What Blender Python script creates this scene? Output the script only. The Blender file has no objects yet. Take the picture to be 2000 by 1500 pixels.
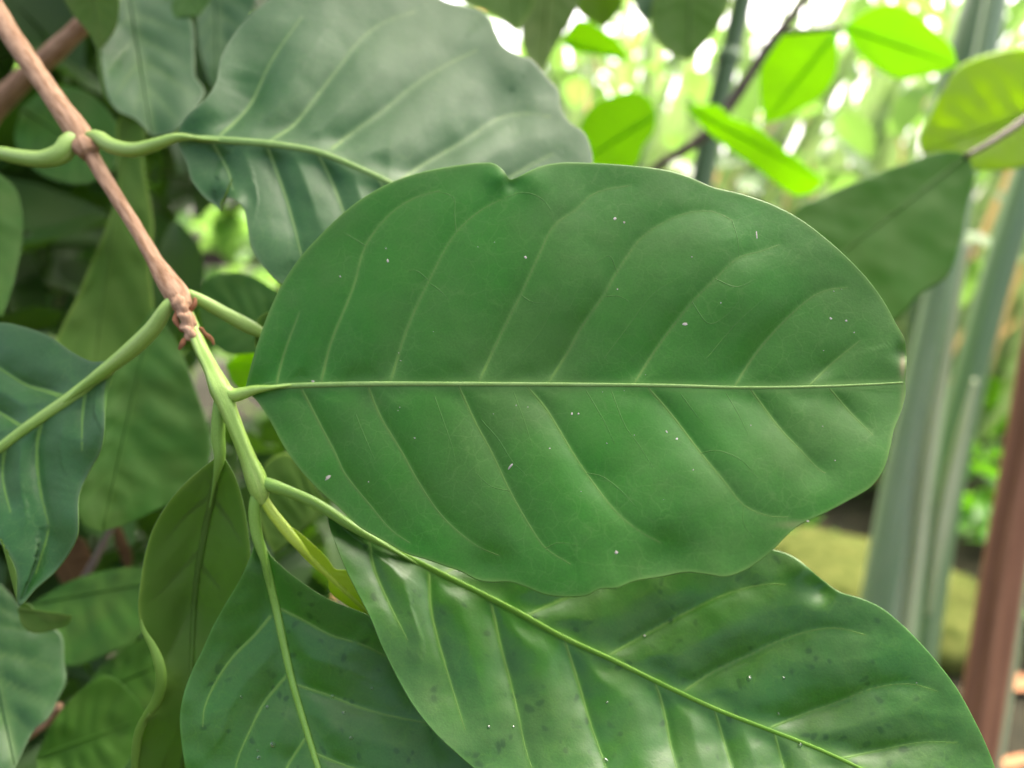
import bpy, math, random
import numpy as np
from mathutils import Vector, Matrix, noise as mnoise
random.seed(7); np.random.seed(7)
S = bpy.context.scene
COL = S.collection
R = math.radians

# ------------------------------------------------------------------ camera
CAM = np.array((0.0, 0.0, 1.10)); PITCH = R(10); FPX = 2000 * 26.0 / 36.0
cd = bpy.data.cameras.new('camera'); cam = bpy.data.objects.new('camera', cd); COL.objects.link(cam)
cam.location = CAM; cam.rotation_euler = (R(90) - PITCH, 0, 0)
cd.lens = 26; cd.sensor_width = 36; cd.clip_start = 0.01; cd.clip_end = 500
cd.dof.use_dof = True; cd.dof.focus_distance = 0.222; cd.dof.aperture_fstop = 5.7
S.camera = cam
# ------------------------------------------------------------------ sky, sun, exposure
SUN_EL, SUN_AZ = R(58), R(28)           # azimuth from +Y (away from the camera) towards +X
w = bpy.data.worlds.new('World'); S.world = w; w.use_nodes = True
nt = w.node_tree; nt.nodes.clear()
sky = nt.nodes.new('ShaderNodeTexSky'); sky.sky_type = 'NISHITA'; sky.sun_disc = False
sky.sun_elevation = SUN_EL; sky.sun_rotation = SUN_AZ; sky.dust_density = 10.0; sky.air_density = 0.38; sky.ozone_density = 0.0
bg = nt.nodes.new('ShaderNodeBackground'); bg.inputs[1].default_value = 0.15
wo = nt.nodes.new('ShaderNodeOutputWorld')
nt.links.new(sky.outputs[0], bg.inputs[0]); nt.links.new(bg.outputs[0], wo.inputs[0])
sd = bpy.data.lights.new('sun', 'SUN'); sd.energy = 1.0; sd.angle = R(14); sd.color = (1.0, 0.94, 0.80)
sun = bpy.data.objects.new('sun', sd); COL.objects.link(sun)
sdir = Vector((math.sin(SUN_AZ) * math.cos(SUN_EL), math.cos(SUN_AZ) * math.cos(SUN_EL), math.sin(SUN_EL)))
sun.rotation_euler = sdir.to_track_quat('Z', 'Y').to_euler(); sun.location = (0, 0, 6)
S.view_settings.view_transform = 'Standard'; S.view_settings.look = 'None'
S.view_settings.exposure = 2.88; S.view_settings.gamma = 1.0; S.view_settings.use_curve_mapping = False
S.cycles.max_bounces = 6; S.cycles.transmission_bounces = 4; S.cycles.diffuse_bounces = 4; S.cycles.glossy_bounces = 2

RIGHT = np.array((1.0, 0, 0)); UP = np.array((0, math.sin(PITCH), math.cos(PITCH))); FWD = np.array((0, math.cos(PITCH), -math.sin(PITCH)))
def W(px, py, d):
    """point seen at photo position (px, py), d metres in front of the lens"""
    px = np.asarray(px, float); py = np.asarray(py, float); d = np.asarray(d, float)
    X = (px - 1000) / FPX; Y = (750 - py) / FPX
    return CAM + d[..., None] * (FWD + X[..., None] * RIGHT + Y[..., None] * UP)

# ------------------------------------------------------------------ materials
def newmat(name):
    m = bpy.data.materials.new(name); m.use_nodes = True; m.node_tree.nodes.clear(); return m
class NT:
    def __init__(s, m): s.t = m.node_tree
    def n(s, typ, **kw):
        nd = s.t.nodes.new('ShaderNode' + typ)
        for k, v in kw.items():
            if k.startswith('i_'):
                key = k[2:]; key = int(key) if key.isdigit() else key.replace('_', ' ')
                nd.inputs[key].default_value = v
            else: setattr(nd, k, v)
        return nd
    def l(s, a, b): s.t.links.new(a, b)
    def mix(s, f, a, b, mode='MIX'):
        nd = s.n('MixRGB', blend_type=mode)
        for i, v in enumerate((f, a, b)):
            if hasattr(v, 'is_output'): s.l(v, nd.inputs[i])
            else: nd.inputs[i].default_value = v if i == 0 else (*v[:3], 1)
        return nd.outputs[0]
    def ramp(s, fac, stops):
        nd = s.n('ValToRGB'); e = nd.color_ramp.elements
        while len(e) < len(stops): e.new(0.5)
        for i, (p, c) in enumerate(stops):
            e[i].position = p; e[i].color = (c, c, c, 1) if not hasattr(c, '__len__') else (*c[:3], 1)
        s.l(fac, nd.inputs[0]); return nd.outputs[0]
    def noise(s, vec, scale, detail=3, rough=0.55):
        nd = s.n('TexNoise'); nd.inputs['Scale'].default_value = scale; nd.inputs['Detail'].default_value = detail; nd.inputs['Roughness'].default_value = rough
        s.l(vec, nd.inputs['Vector']); return nd.outputs['Fac']
    def math(s, op, a, b=0.0):
        nd = s.n('Math', operation=op)
        for i, v in enumerate((a, b)):
            if hasattr(v, 'is_output'): s.l(v, nd.inputs[i])
            else: nd.inputs[i].default_value = v
        return nd.outputs[0]

def leaf_material(name, c1, c2, vein, trans_c, trans=0.28, rough=0.42, spots=0.0, dust=0.0, bump=1.0, spec=0.5, edge=None, noise_s=38, lite=False):
    m = newmat(name); N = NT(m)
    tc = N.n('TexCoord').outputs['Object']
    big = N.noise(tc, noise_s, 2)
    mid = N.noise(tc, noise_s * 8, 3)
    f = N.math('ADD', N.math('MULTIPLY', big, 0.75), N.math('MULTIPLY', mid, 0.25))
    col = N.mix(N.ramp(f, [(0.36, 0.0), (0.64, 1.0)]), c1, c2)
    rg = None; height = mid
    av = N.n('Attribute', attribute_name='vein').outputs['Fac']
    if not lite:
        grain = N.noise(tc, 1500, 1)
        col = N.mix(0.35, col, N.ramp(grain, [(0.3, 0.62), (0.7, 1.25)]), 'MULTIPLY')
        # net of the finest veins
        wob = N.n('TexNoise'); wob.inputs['Scale'].default_value = 160; wob.inputs['Detail'].default_value = 1; N.l(tc, wob.inputs['Vector'])
        vadd = N.n('VectorMath', operation='MULTIPLY_ADD'); N.l(wob.outputs['Color'], vadd.inputs[0]); vadd.inputs[1].default_value = (0.006,) * 3; N.l(tc, vadd.inputs[2])
        vo = N.n('TexVoronoi', feature='DISTANCE_TO_EDGE'); vo.inputs['Scale'].default_value = 170; N.l(vadd.outputs[0], vo.inputs['Vector'])
        net = N.ramp(vo.outputs['Distance'], [(0.0, 1.0), (0.04, 0.0)])
        netm = N.math('MULTIPLY', net, N.ramp(N.noise(tc, 55, 1), [(0.30, 0.15), (0.60, 1.0)]))
        col = N.mix(N.math('MULTIPLY', netm, 0.11), col, vein)
        height = N.math('ADD', N.math('MULTIPLY', grain, 0.2), N.math('MULTIPLY', mid, 0.6))
        rg = N.ramp(big, [(0.3, rough - 0.06), (0.7, rough + 0.08)])
    col = N.mix(N.math('MULTIPLY', av, 0.32), col, vein)
    if name == 'main_leaf_top':
        ad = N.n('Attribute', attribute_name='dry').outputs['Fac']; col = N.mix(ad, col, (0.30, 0.24, 0.13))
    if edge:
        ae = N.n('Attribute', attribute_name='edge').outputs['Fac']; col = N.mix(N.math('MULTIPLY', ae, 0.6), col, edge)
    if spots:
        sv = N.n('TexVoronoi'); sv.inputs['Scale'].default_value = 210; N.l(vadd.outputs[0], sv.inputs['Vector'])
        sp = N.math('MULTIPLY', N.ramp(sv.outputs['Distance'], [(0.16, 1.0), (0.30, 0.0)]), N.ramp(N.noise(tc, 75, 1), [(0.47, 0.0), (0.54, 1.0)]))
        sp = N.math('MULTIPLY', sp, spots)
        col = N.mix(sp, col, tuple(0.42 * x for x in c1))
    if dust:
        haze = N.math('MULTIPLY', N.ramp(N.noise(tc, 30, 5, 0.7), [(0.42, 0.0), (0.75, 0.30)]), dust)
        col = N.mix(haze, col, (0.30, 0.36, 0.25))
    bp = N.n('Bump'); bp.inputs['Strength'].default_value = 0.32 * bump; bp.inputs['Distance'].default_value = 0.0006; N.l(height, bp.inputs['Height'])
    p = N.n('BsdfPrincipled'); N.l(col, p.inputs['Base Color']); N.l(bp.outputs[0], p.inputs['Normal'])
    if rg is not None: N.l(rg, p.inputs['Roughness'])
    else: p.inputs['Roughness'].default_value = rough
    p.inputs['Specular IOR Level'].default_value = spec
    t = N.n('BsdfTranslucent'); t.inputs[0].default_value = (*trans_c, 1)
    mx = N.n('MixShader'); mx.inputs[0].default_value = trans; N.l(p.outputs[0], mx.inputs[1]); N.l(t.outputs[0], mx.inputs[2])
    o = N.n('OutputMaterial'); N.l(mx.outputs[0], o.inputs[0])
    return m

def stem_material(name, c1, c2, rough=0.5, scale=120, stretch=(1, 1, 0.25), bump=0.4, spec=0.4, tube=True):
    m = newmat(name); N = NT(m)
    tc = N.n('Attribute', attribute_name='tubeco').outputs['Vector'] if tube else N.n('TexCoord').outputs['Object']; mp = N.n('Mapping'); mp.inputs['Scale'].default_value = stretch; N.l(tc, mp.inputs[0])
    a = N.noise(mp.outputs[0], scale, 5, 0.65); b = N.noise(tc, scale * 6, 3)
    col = N.mix(N.ramp(a, [(0.33, 0.0), (0.67, 1.0)]), c1, c2)
    col = N.mix(0.3, col, N.ramp(b, [(0.3, 0.6), (0.7, 1.3)]), 'MULTIPLY')
    bp = N.n('Bump'); bp.inputs['Strength'].default_value = bump; bp.inputs['Distance'].default_value = 0.0008
    N.l(N.math('ADD', a, N.math('MULTIPLY', b, 0.4)), bp.inputs['Height'])
    p = N.n('BsdfPrincipled'); N.l(col, p.inputs['Base Color']); p.inputs['Roughness'].default_value = rough; N.l(bp.outputs[0], p.inputs['Normal'])
    p.inputs['Specular IOR Level'].default_value = spec
    o = N.n('OutputMaterial'); N.l(p.outputs[0], o.inputs[0]); return m

M = {}
M['main'] = leaf_material('main_leaf_top', (0.026, 0.164, 0.008), (0.046, 0.142, 0.018), (0.22, 0.38, 0.10), (0.13, 0.42, 0.015), 0.24, 0.46, dust=0.12, edge=(0.13, 0.25, 0.05), spec=0.27, noise_s=16)
M['gloss'] = leaf_material('glossy_leaf_top', (0.030, 0.138, 0.010), (0.042, 0.128, 0.014), (0.15, 0.36, 0.02), (0.10, 0.40, 0.012), 0.24, 0.40, spots=0.8, dust=0.08, edge=(0.08, 0.22, 0.03), spec=0.45)
M['matte'] = leaf_material('dusty_leaf_top', (0.028, 0.112, 0.020), (0.036, 0.108, 0.026), (0.20, 0.34, 0.08), (0.09, 0.26, 0.03), 0.20, 0.44, dust=0.05, spec=0.33, edge=(0.10, 0.17, 0.07))
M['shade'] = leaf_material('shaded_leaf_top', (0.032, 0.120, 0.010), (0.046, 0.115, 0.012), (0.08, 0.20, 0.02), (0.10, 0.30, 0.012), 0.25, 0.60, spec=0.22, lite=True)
M['under'] = leaf_material('leaf_underside', (0.085, 0.175, 0.020), (0.105, 0.180, 0.028), (0.20, 0.30, 0.05), (0.18, 0.38, 0.012), 0.35, 0.65, spec=0.22, lite=True)
M['olive'] = leaf_material('olive_leaf', (0.080, 0.180, 0.022), (0.095, 0.185, 0.028), (0.13, 0.23, 0.04), (0.22, 0.40, 0.012), 0.36, 0.62, spec=0.2, lite=True, edge=(0.24, 0.38, 0.06))
M['young_edge'] = leaf_material('curled_margin', (0.13, 0.26, 0.030), (0.17, 0.30, 0.045), (0.2, 0.3, 0.05), (0.2, 0.4, 0.02), 0.3, 0.5, spec=0.3, lite=True)
M['dry'] = leaf_material('dry_leaf_blade', (0.060, 0.040, 0.016), (0.11, 0.066, 0.026), (0.12, 0.08, 0.03), (0.18, 0.10, 0.02), 0.3, 0.8, spec=0.1, lite=True)
M['mid'] = leaf_material('mid_green_leaf', (0.050, 0.150, 0.012), (0.062, 0.150, 0.016), (0.07, 0.17, 0.02), (0.16, 0.45, 0.012), 0.35, 0.6, spec=0.2, lite=True)
M['lime'] = leaf_material('young_leaf', (0.30, 0.46, 0.012), (0.36, 0.50, 0.016), (0.42, 0.55, 0.06), (0.40, 0.60, 0.012), 0.35, 0.30, spec=0.5, lite=True)
M['bright'] = leaf_material('backlit_leaf', (0.080, 0.200, 0.004), (0.100, 0.210, 0.005), (0.09, 0.205, 0.005), (0.52, 0.86, 0.010), 0.74, 0.65, spec=0.12, lite=True, bump=0.5)
M['yellowish'] = leaf_material('yellowing_leaf', (0.120, 0.230, 0.006), (0.150, 0.240, 0.008), (0.18, 0.27, 0.02), (0.52, 0.72, 0.010), 0.66, 0.6, spec=0.2, lite=True)
M['rim'] = leaf_material('leaf_rim', (0.11, 0.22, 0.05), (0.13, 0.22, 0.06), (0.2, 0.3, 0.1), (0.2, 0.4, 0.05), 0.3, 0.5, lite=True, spec=0.3)
M['vein'] = stem_material('vein', (0.18, 0.32, 0.075), (0.25, 0.39, 0.12), 0.45, 300, bump=0.2, spec=0.18)
M['faint_vein'] = stem_material('fine_vein', (0.085, 0.20, 0.030), (0.11, 0.22, 0.04), 0.5, 300, bump=0.2, spec=0.18)
M['rib'] = stem_material('green_rib', (0.10, 0.25, 0.018), (0.15, 0.31, 0.035), 0.42, 300, bump=0.2, spec=0.18)
M['lime_stem'] = stem_material('lime_stalk', (0.30, 0.46, 0.020), (0.40, 0.54, 0.06), 0.36, 420, (1, 1, 0.06), 0.3, spec=0.5)
M['shoot'] = stem_material('leaf_stalk', (0.135, 0.29, 0.030), (0.19, 0.35, 0.060), 0.40, 420, (1, 1, 0.06), 0.35, spec=0.35)
M['fine_vein'] = stem_material('finest_vein', (0.055, 0.17, 0.020), (0.070, 0.18, 0.028), 0.5, 300, bump=0.2, spec=0.18)
M['soft_vein'] = stem_material('soft_vein', (0.115, 0.22, 0.055), (0.14, 0.24, 0.07), 0.5, 300, bump=0.2, spec=0.18)
M['green_stem'] = stem_material('green_stem', (0.17, 0.34, 0.030), (0.32, 0.48, 0.105), 0.36, 420, (1, 1, 0.06), 0.45, spec=0.5)
M['petiole'] = stem_material('petiole', (0.18, 0.34, 0.040), (0.31, 0.46, 0.115), 0.42, 420, (1, 1, 0.06), 0.45, spec=0.45)
M['bark'] = stem_material('twig_bark', (0.24, 0.13, 0.062), (0.54, 0.35, 0.21), 0.78, 620, (1, 1, 0.16), 1.0, spec=0.2)
M['stipule'] = stem_material('dry_stipule', (0.17, 0.065, 0.028), (0.34, 0.16, 0.07), 0.8, 420, (1, 1, 0.2), 0.8, spec=0.2)
M['cane'] = stem_material('grey_green_cane', (0.09, 0.21, 0.055), (0.34, 0.45, 0.27), 0.42, 42, (1, 1, 0.03), 0.5, 0.5)
M['cane_mid'] = stem_material('green_cane_skin', (0.055, 0.14, 0.035), (0.18, 0.28, 0.13), 0.42, 42, (1, 1, 0.03), 0.5, 0.5)
M['cane_pale'] = stem_material('pale_sheath', (0.26, 0.36, 0.13), (0.46, 0.50, 0.34), 0.5, 42, (1, 1, 0.03), 0.5)
M['cane_dark'] = stem_material('dark_green_cane', (0.050, 0.120, 0.035), (0.12, 0.20, 0.08), 0.45, 42, (1, 1, 0.03), 0.4)
M['red_stem'] = stem_material('red_brown_stem', (0.15, 0.060, 0.025), (0.36, 0.175, 0.085), 0.6, 70, (1, 1, 0.04), 0.9)
M['twig_dark'] = stem_material('dark_twig', (0.07, 0.06, 0.04), (0.13, 0.10, 0.07), 0.8, 200, (1, 1, 0.2), 0.6)
M['soil'] = stem_material('soil', (0.012, 0.012, 0.006), (0.032, 0.029, 0.015), 0.95, 9, (1, 1, 1), 1.0, 0.2, tube=False)
M['moss'] = stem_material('moss', (0.045, 0.064, 0.010), (0.130, 0.145, 0.036), 0.95, 22, (1, 1, 1), 1.0, 0.1, tube=False)
M['dust'] = stem_material('dust_fleck', (0.26, 0.26, 0.18), (0.55, 0.52, 0.42), 0.9, 300, tube=False)
M['litter'] = stem_material('dry_leaf', (0.30, 0.11, 0.045), (0.42, 0.20, 0.09), 0.85, 60, tube=False)

def mass_material(name, c1, c2, trans_c, trans):
    m = newmat(name); N = NT(m); tc = N.n('TexCoord').outputs['Object']
    col = N.mix(N.ramp(N.noise(tc, 9, 1), [(0.35, 0.0), (0.65, 1.0)]), c1, c2)
    p = N.n('BsdfPrincipled'); N.l(col, p.inputs['Base Color']); p.inputs['Roughness'].default_value = 0.5; p.inputs['Specular IOR Level'].default_value = 0.35
    t = N.n('BsdfTranslucent'); t.inputs[0].default_value = (*trans_c, 1)
    mx = N.n('MixShader'); mx.inputs[0].default_value = trans; N.l(p.outputs[0], mx.inputs[1]); N.l(t.outputs[0], mx.inputs[2])
    o = N.n('OutputMaterial'); N.l(mx.outputs[0], o.inputs[0]); return m
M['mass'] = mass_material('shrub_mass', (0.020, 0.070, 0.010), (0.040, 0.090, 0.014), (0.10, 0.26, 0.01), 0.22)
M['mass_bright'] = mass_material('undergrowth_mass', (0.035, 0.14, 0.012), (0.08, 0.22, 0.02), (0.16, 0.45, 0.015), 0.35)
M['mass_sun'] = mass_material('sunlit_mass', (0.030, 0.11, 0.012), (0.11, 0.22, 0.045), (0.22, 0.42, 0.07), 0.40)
M['reed'] = mass_material('reed_blade', (0.04, 0.10, 0.02), (0.30, 0.38, 0.20), (0.30, 0.46, 0.14), 0.35)
M['straw'] = mass_material('straw_blade', (0.40, 0.26, 0.12), (0.50, 0.38, 0.22), (0.60, 0.40, 0.18), 0.45)
# ------------------------------------------------------------------ mesh helpers
ORG = {}
def empty(name, loc, label, cat, group=None):
    o = bpy.data.objects.new(name, None); COL.objects.link(o); o.location = loc; o.empty_display_size = 0.02
    o['label'] = label; o['category'] = cat
    if group: o['group'] = group
    ORG[o] = np.array(loc, float); return o
def mk(name, V, F, mat, parent=None, origin=None, attrs=None, smooth=True, kind=None, label=None, cat=None):
    V = np.asarray(V, float)
    if origin is None: origin = V[0]
    origin = np.array(origin, float)
    me = bpy.data.meshes.new(name); me.from_pydata((V - origin).tolist(), [], [list(map(int, f)) for f in F]); me.update()
    if smooth: me.shade_smooth()
    for k, a in (attrs or {}).items():
        at = me.attributes.new(k, 'FLOAT', 'POINT'); at.data.foreach_set('value', np.asarray(a, np.float32))
    if LAST_TC[0] is not None and len(LAST_TC[0]) == len(V):
        at = me.attributes.new('tubeco', 'FLOAT_VECTOR', 'POINT'); at.data.foreach_set('vector', LAST_TC[0].ravel())
    LAST_TC[0] = None
    for mm in (mat if isinstance(mat, (list, tuple)) else [mat]): me.materials.append(mm)
    o = bpy.data.objects.new(name, me); COL.objects.link(o)
    if parent is not None:
        o.parent = parent; o.location = origin - ORG[parent]
    else: o.location = origin
    ORG[o] = origin
    if kind: o['kind'] = kind
    if label: o['label'] = label
    if cat: o['category'] = cat
    return o
def spline(P, n, closed=False):
    """smooth curve through the points, n samples evenly spaced along it"""
    P = np.asarray(P, float)
    if len(P) == 2:
        t = np.linspace(0, 1, n)[:, None]; return P[0] * (1 - t) + P[1] * t
    Q = np.vstack([2 * P[0] - P[1], P, 2 * P[-1] - P[-2]])
    out = []
    for i in range(1, len(Q) - 2):
        p0, p1, p2, p3 = Q[i - 1], Q[i], Q[i + 1], Q[i + 2]
        al = 0.5
        t0 = 0; t1 = t0 + max(1e-9, np.linalg.norm(p1 - p0)) ** al; t2 = t1 + max(1e-9, np.linalg.norm(p2 - p1)) ** al; t3 = t2 + max(1e-9, np.linalg.norm(p3 - p2)) ** al
        t = np.linspace(t1, t2, 14, endpoint=False)[:, None]
        A1 = (t1 - t) / (t1 - t0) * p0 + (t - t0) / (t1 - t0) * p1
        A2 = (t2 - t) / (t2 - t1) * p1 + (t - t1) / (t2 - t1) * p2
        A3 = (t3 - t) / (t3 - t2) * p2 + (t - t2) / (t3 - t2) * p3
        B1 = (t2 - t) / (t2 - t0) * A1 + (t - t0) / (t2 - t0) * A2
        B2 = (t3 - t) / (t3 - t1) * A2 + (t - t1) / (t3 - t1) * A3
        out.append((t2 - t) / (t2 - t1) * B1 + (t - t1) / (t2 - t1) * B2)
    out.append(P[-1][None]); C = np.vstack(out)
    L = np.r_[0, np.cumsum(np.linalg.norm(np.diff(C, axis=0), axis=1))]
    s = np.linspace(0, L[-1], n)
    return np.stack([np.interp(s, L, C[:, k]) for k in range(C.shape[1])], 1)
def tube_geo(P, rad, seg=14, flat=1.0, rough=0.0, flutes=None):
    P = np.asarray(P, float); n = len(P); rad = np.broadcast_to(rad, (n,)).astype(float)
    T = np.gradient(P, axis=0); T /= np.linalg.norm(T, axis=1)[:, None] + 1e-12
    # frame: one axis towards the viewer's side so that flattening is sensible
    V = []; TC = []; run = np.r_[0, np.cumsum(np.linalg.norm(np.diff(P, axis=0), axis=1))]
    up = -FWD
    for i in range(n):
        b = np.cross(T[i], up); b /= np.linalg.norm(b) + 1e-9; c = np.cross(b, T[i])
        for k in range(seg):
            a = 2 * math.pi * k / seg
            r = rad[i] * (1 + (flutes[1] * math.cos(flutes[0] * a) if flutes else 0))
            if rough: r *= 1 + rough * (mnoise.noise(Vector(P[i] * (120 if rough < 0.4 else 420) + np.array((math.cos(a), math.sin(a), 0)) * 1.2)))
            V.append(P[i] + r * (math.cos(a) * b + flat * math.sin(a) * c)); TC.append((rad[i] * math.cos(a), rad[i] * math.sin(a), run[i]))
    F = [(i * seg + k, i * seg + (k + 1) % seg, (i + 1) * seg + (k + 1) % seg, (i + 1) * seg + k) for i in range(n - 1) for k in range(seg)]
    F.append(tuple(range(seg - 1, -1, -1))); F.append(tuple(range((n - 1) * seg, n * seg)))
    LAST_TC[0] = np.array(TC, np.float32)
    return V, F
LAST_TC = [None]
def ptube(name, path, mat, parent, n=40, seg=14, flat=1.0, rough=0.0, flutes=None, **kw):
    """path: (px, py, depth, radius in photo pixels)"""
    C = spline(path, n); P = W(C[:, 0], C[:, 1], C[:, 2]); rad = C[:, 3] * C[:, 2] / FPX
    V, F = tube_geo(P, rad, seg, flat, rough, flutes)
    return mk(name, V, F, mat, parent, origin=P[0], **kw)
def tps(A):
    A = np.asarray(A, float); X = A[:, :2] / 1000; n = len(A)
    def U(r2): return np.where(r2 > 0, r2 * np.log(r2 + 1e-12), 0)
    K = U(((X[:, None] - X[None]) ** 2).sum(-1)) + 1e-4 * np.eye(n)
    Pm = np.c_[np.ones(n), X]; L = np.zeros((n + 3, n + 3)); L[:n, :n] = K; L[:n, n:] = Pm; L[n:, :n] = Pm.T
    w = np.linalg.solve(L, np.r_[A[:, 2], 0, 0, 0])
    def f(x, y):
        q = np.stack([np.asarray(x, float).ravel(), np.asarray(y, float).ravel()], 1) / 1000
        z = U(((q[:, None] - X[None]) ** 2).sum(-1)) @ w[:n] + w[n] + q @ w[n + 1:]
        return z.reshape(np.shape(x))
    return f
def polydist(x, y, lines):
    """distance in pixels to the nearest of the polylines, and the place along that line 0..1"""
    best = np.full(x.shape, 1e9); tt = np.zeros(x.shape)
    for ln in lines:
        ln = np.asarray(ln, float); m = len(ln) - 1
        for i in range(m):
            a = ln[i]; b = ln[i + 1]; d = b - a; L2 = d @ d + 1e-9
            t = np.clip(((x - a[0]) * d[0] + (y - a[1]) * d[1]) / L2, 0, 1)
            r = np.hypot(x - a[0] - t * d[0], y - a[1] - t * d[1])
            k = r < best; best = np.where(k, r, best); tt = np.where(k, (i + t) / m, tt)
    return best, tt

def leaf(parent, mid, up, lo, veins=(), anchors=None, mats=('main', 'under', 'rim'), nu=150, nv=34, quilt=0.0012, qw=38, mid_groove=0.0012,
         mid_w=(7, 2.5), vein_w=(2.6, 1.0), wave=(0.0, 60), bumps=(), noise_amp=0.0004, thick=0.00035, label=None, vein_mat='faint_vein', mid_mat='vein', build_veins=True, seed=0, mid_lift=0.2, lift_k=1.0, dry=(), fine=(), name='leaf'):
    mid = np.asarray(mid, float); base, tip = mid[0], mid[-1]
    Mc = spline(mid, nu)
    veins = [np.asarray(v, float) for v in veins]
    vsm = [spline(v, 14) for v in veins]
    f0 = tps(anchors)
    alllines_m = Mc[::3]
    marg = []
    for o in (up, lo):
        o = np.vstack([base, np.asarray(o, float), tip]); marg.append(spline(o, nu * 3))
    rim = np.vstack([marg[0], marg[1][::-1]])
    def depth(x, y, detail=True):
        x = np.asarray(x, float); y = np.asarray(y, float)
        z = f0(x, y)
        if not detail: return z
        dm, tm = polydist(x, y, [alllines_m])
        if vsm:
            d, t = polydist(x, y, vsm)
            fade = (1 - np.exp(-(dm / 26) ** 2)) * (1 - 0.85 * np.clip((t - 0.35) / 0.65, 0, 1))
            z = z + quilt * fade * np.exp(-(d / qw) ** 2) + 0.35 * quilt * fade * np.exp(-(d / (qw * 0.3)) ** 2)
        z = z + mid_groove * (1 - 0.6 * tm) * np.exp(-(dm / 30) ** 2)
        if wave[0]:
            dr, tr = polydist(x, y, [rim[::6]])
            z = z + wave[0] * np.sin(tr * wave[1] + seed * 2.1 + 1.3 * np.sin(tr * wave[1] * 0.37)) * np.exp(-(dr / 60) ** 2)
        for bx, by, sg, am in bumps:
            z = z + am * np.exp(-((x - bx) ** 2 + (y - by) ** 2) / sg ** 2)
        nn = np.array([mnoise.noise(Vector((a / 90 + seed, b / 90, seed))) + 0.5 * mnoise.noise(Vector((a / 38 + seed, b / 38, 3.3))) for a, b in zip(x.ravel(), y.ravel())]).reshape(x.shape)
        return z + noise_amp * nn
    XY = []; edge = []
    for side in (0, 1):
        E = marg[side][np.linspace(0, len(marg[side]) - 1, nu).round().astype(int)]
        v = np.linspace(0, 1, nv + 1); v = 1 - (1 - v) ** 1.15
        G = Mc[:, None] * (1 - v)[None, :, None] + E[:, None] * v[None, :, None]
        XY.append(G); edge.append(np.broadcast_to(v, (nu, nv + 1)))
    # one sheet: columns from one margin over the midrib to the other
    G = np.concatenate([XY[0][:, ::-1], XY[1][:, 1:]], 1); Ed = np.concatenate([edge[0][:, ::-1], edge[1][:, 1:]], 1)
    nc = G.shape[1]; x, y = G[..., 0].ravel(), G[..., 1].ravel()
    z = depth(x, y); P = W(x, y, z)
    F = []
    for i in range(nu - 1):
        for j in range(nc - 1):
            F.append((i * nc + j, i * nc + j + 1, (i + 1) * nc + j + 1, (i + 1) * nc + j))
    # wind so that the upper side looks at the lens
    a = nu // 2 * nc + nc // 2; q = (a, a + 1, a + nc + 1, a + nc)
    nrm = np.cross(P[q[1]] - P[q[0]], P[q[2]] - P[q[0]])
    if nrm @ (CAM - P[a]) < 0: F = [t[::-1] for t in F]
    if vsm:
        d, t = polydist(x, y, vsm); va = np.exp(-(d / 3.6) ** 2) * (1 - 0.7 * t)
    else: va = np.zeros(len(x))
    dm, tm = polydist(x, y, [alllines_m]); va = np.maximum(va, 0.9 * np.exp(-(dm / 9) ** 2))
    dr, _ = polydist(x, y, [rim[::5]])
    ea = np.exp(-(dr / 5) ** 2)
    base_w = W(base[0], base[1], depth(np.array([base[0]]), np.array([base[1]]))[0])
    ob = mk(name, P, F, [M[k] for k in mats], parent, origin=base_w, attrs={'vein': va, 'edge': ea, 'dry': np.clip(sum([am * np.exp(-(((x - bx) / sx) ** 2 + ((y - by) / sy) ** 2)) for bx, by, sx, sy, am in dry] + [np.zeros(len(x))]), 0, 1)}, label=label)
    md = ob.modifiers.new('thickness', 'SOLIDIFY'); md.thickness = thick; md.offset = -1; md.material_offset = 1; md.material_offset_rim = 2
    # midrib
    k = np.linspace(0, 1, nu); wpx = (mid_w[0] * (1 - k) ** 0.8 + mid_w[1]) * np.clip(k / 0.06, 0.25, 1)
    dz = depth(Mc[:, 0], Mc[:, 1])
    PM = W(Mc[:, 0], Mc[:, 1], dz - mid_lift * wpx * dz / FPX)
    V, Fm = tube_geo(PM[::2], (wpx * dz / FPX)[::2], 10, 0.55)
    mk('midrib', V, Fm, M[mid_mat], ob, origin=base_w)
    if build_veins:
        for vi_, vp in enumerate(list(veins) + [np.asarray(q, float) for q in fine]):
            isf = vi_ >= len(veins)
            C = spline(vp, 26); T = np.gradient(C, axis=0); T /= np.linalg.norm(T, axis=1)[:, None] + 1e-9
            Nn = np.stack([-T[:, 1], T[:, 0]], 1); kk = np.linspace(0, 1, 26)
            ww = (vein_w[0] * (1 - kk) + vein_w[1]) * (0.42 if isf else 1)
            V = []
            for off, lift in ((-1.6, -0.00008), (-0.7, 0.00004), (0, 0.00009), (0.7, 0.00004), (1.6, -0.00008)):
                q = C + Nn * (ww * off)[:, None]; zz = depth(q[:, 0], q[:, 1]) - lift * lift_k * (1 - 0.6 * kk)
                V.append(W(q[:, 0], q[:, 1], zz))
            V = np.stack(V, 1).reshape(-1, 3)
            Fv = [(i * 5 + j, i * 5 + j + 1, (i + 1) * 5 + j + 1, (i + 1) * 5 + j) for i in range(25) for j in range(4)]
            mk('fine_vein' if isf else 'side_vein', V, Fv, M['fine_vein' if isf else vein_mat], ob, origin=V[2])
    ob_depth[ob] = depth
    return ob
ob_depth = {}

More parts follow.
